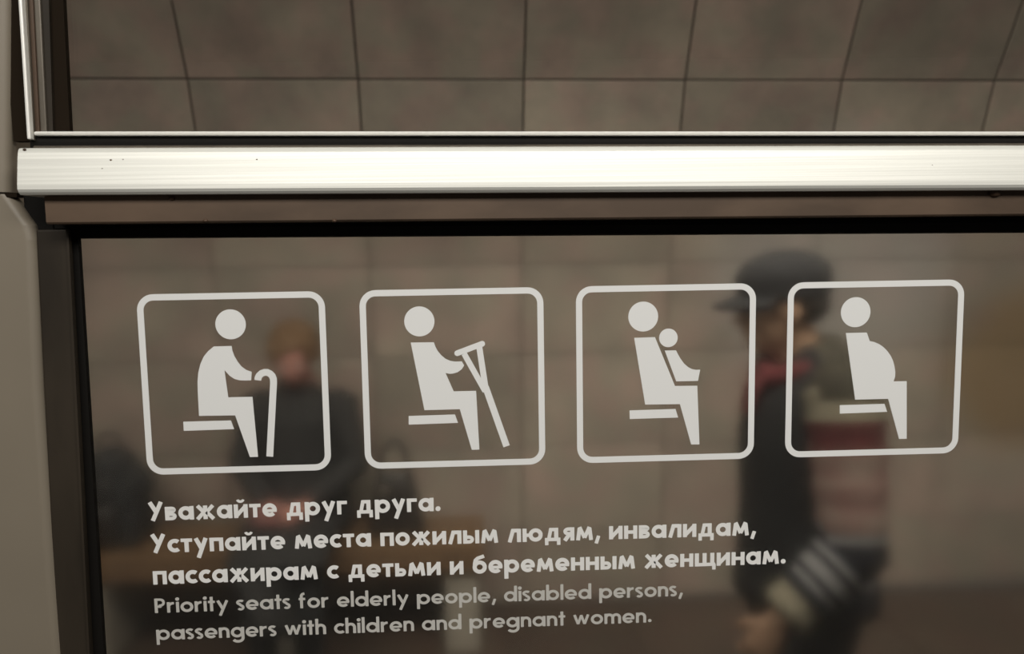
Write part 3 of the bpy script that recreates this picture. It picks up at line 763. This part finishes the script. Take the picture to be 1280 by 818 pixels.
# coat with sleeves and skirt over the lap
bm = bmesh.new()
loft(bm, [((.02, 0, .545), .165, .215), ((.02, 0, .66), .165, .205), ((.02, 0, .80), .155, .185), ((.03, 0, .96), .15, .19), ((.05, 0, 1.07), .135, .20), ((.07, 0, 1.135), .10, .16), ((.09, 0, 1.18), .07, .085), ((.10, 0, 1.215), .078, .082)], n=28)
loft(bm, [((.0, 0, .62), .12, .21), ((.25, 0, .615), .085, .205), ((.48, 0, .60), .075, .20), ((.545, 0, .56), .07, .20), ((.55, 0, .42), .055, .20), ((.54, 0, .30), .04, .19)], n=24, ref=Vector((0, 0, 1)))
ct = remesh('coat', bm, M['blackcoat'], wp, .009, 3)
for S_, E_, W_ in ((S1, E1, W1), (S2, E2, W2)):
    sg = 1 if S_.y > 0 else -1
    bm = bmesh.new(); loft(bm, [(S_+Vector((0, -.05*sg, .035)), .05, .05), (S_, .078, .078), (S_.lerp(E_, .5), .070, .070), (E_, .064, .064), (E_.lerp(W_, .5), .054, .054), (W_, .046, .046)], n=20)
    remesh('sleeve', bm, M['blackcoat'], ct, .008, 2)
# trousers, boots
bm = bmesh.new()
for h_, k_, f_ in wl_:
    loft(bm, [(h_, .085, .085), (k_, .074, .072), (k_.lerp(f_, .5), .064, .064), (f_+Vector((0, 0, .02)), .056, .056)], n=16)
remesh('trousers', bm, M['black'], wp, .009, 2)
for h_, k_, f_ in wl_:
    bm = bmesh.new()
    loft(bm, [((f_.x-.06, f_.y, .045), .038, .034), ((f_.x, f_.y, .05), .05, .04), ((f_.x+.08, f_.y, .036), .034, .042), ((f_.x+.17, f_.y, .022), .014, .028)], n=14, ref=Vector((0, 0, 1)))
    loft(bm, [((f_.x, f_.y, .04), .042, .04), ((f_.x, f_.y, .2), .048, .046)], n=14)
    box(bm, f_.x-.09, f_.x+.155, f_.y-.034, f_.y+.034, 0, .02)
    remesh('boot', bm, M['leather'], wp, .007, 1)
# pink purse held in the lap
bm = bmesh.new(); c_ = Vector((-.64, 2.545, .735)); box(bm, c_.x-.055, c_.x+.055, c_.y-.012, c_.y+.012, c_.z-.045, c_.z+.035); bevel(bm, .008, 2)
ho = tag(build('purse', bm, M['pink'], None, True), 'small rose-pink purse held in the lap of the seated person', 'purse')

# --- black backpack at the left end of the bench
bp = tag(empty('backpack', (-1.405, 2.93, BZ)), 'bulky black backpack slumped on the left end of the bench', 'bag')
bm = bmesh.new()
ball(bm, (-1.430, 2.94, BZ+.20), .17, .13, .195, None, 3); ball(bm, (-1.410, 2.93, BZ+.34), .12, .10, .10, None, 3); box(bm, -1.580, -1.280, 2.83, 3.04, BZ+.002, BZ+.14)
ball(bm, (-1.310, 2.93, BZ+.27), .085, .08, .09, None, 2)
o = remesh('shell', bm, M['black'], bp, .010, 4); o.location = -Vector(bp.location)
bm = bmesh.new(); box(bm, -1.520, -1.340, 2.775, 2.86, BZ+.03, BZ+.2); bevel(bm, .025, 3); o = build('front_pocket', bm, M['leather'], bp, True); o.location = -Vector(bp.location)
bm = bmesh.new(); loft(bm, [(Vector((-1.410+.05*math.cos(a), 2.93, BZ+.44+.05*math.sin(a))), .008, .014) for a in [math.pi*k/10 for k in range(11)]], n=8, ref=Vector((0, 1, 0)))
o = build('grab_handle', bm, M['leather'], bp, True); o.location = -Vector(bp.location)
for dx in (-.09, .05):
    bm = bmesh.new(); loft(bm, [(Vector((-1.430+dx, 2.80-.02*math.sin(k*.5), BZ+.33-.03*k)), .014, .005) for k in range(6)], n=8, ref=Vector((1, 0, 0)))
    o = build('strap', bm, M['leather'], bp, True); o.location = -Vector(bp.location)

# --- dark handbag on the bench, right of the seated person
hb = tag(empty('handbag', (-.175, 2.95, BZ)), 'dark trapezoid handbag with raised handles on the bench right of the seated person', 'bag')
bm = bmesh.new()
vs = [bm.verts.new((-.175+sx*(.130 if z == 0 else .075), 2.95+sy*(.075 if z == 0 else .035), BZ+.001+z)) for z in (0, .28) for sx, sy in ((-1,-1),(1,-1),(1,1),(-1,1))]
for f in ((0,3,2,1),(4,5,6,7),(0,1,5,4),(1,2,6,5),(2,3,7,6),(3,0,4,7)): bm.faces.new([vs[i_] for i_ in f])
bevel(bm, .02, 3); o = build('bag_body', bm, M['leather'], hb, True); o.location = -Vector(hb.location)
for dy in (-.035, .035):
    bm = bmesh.new(); loft(bm, [(Vector((-.18+.065*math.cos(a), 2.95+dy*(1-.5*math.sin(a)), BZ+.26+.16*math.sin(a))), .008, .008) for a in [math.pi*k/14 for k in range(15)]], n=8, ref=Vector((0, 1, 0)))
    o = build('handle', bm, M['leather'], hb, True); o.location = -Vector(hb.location)
bm = bmesh.new(); box(bm, -.245, -.20, 2.88, 2.90, BZ+.19, BZ+.225); bevel(bm, .004, 1); o = build('buckle', bm, M['brass'], hb); o.location = -Vector(hb.location)
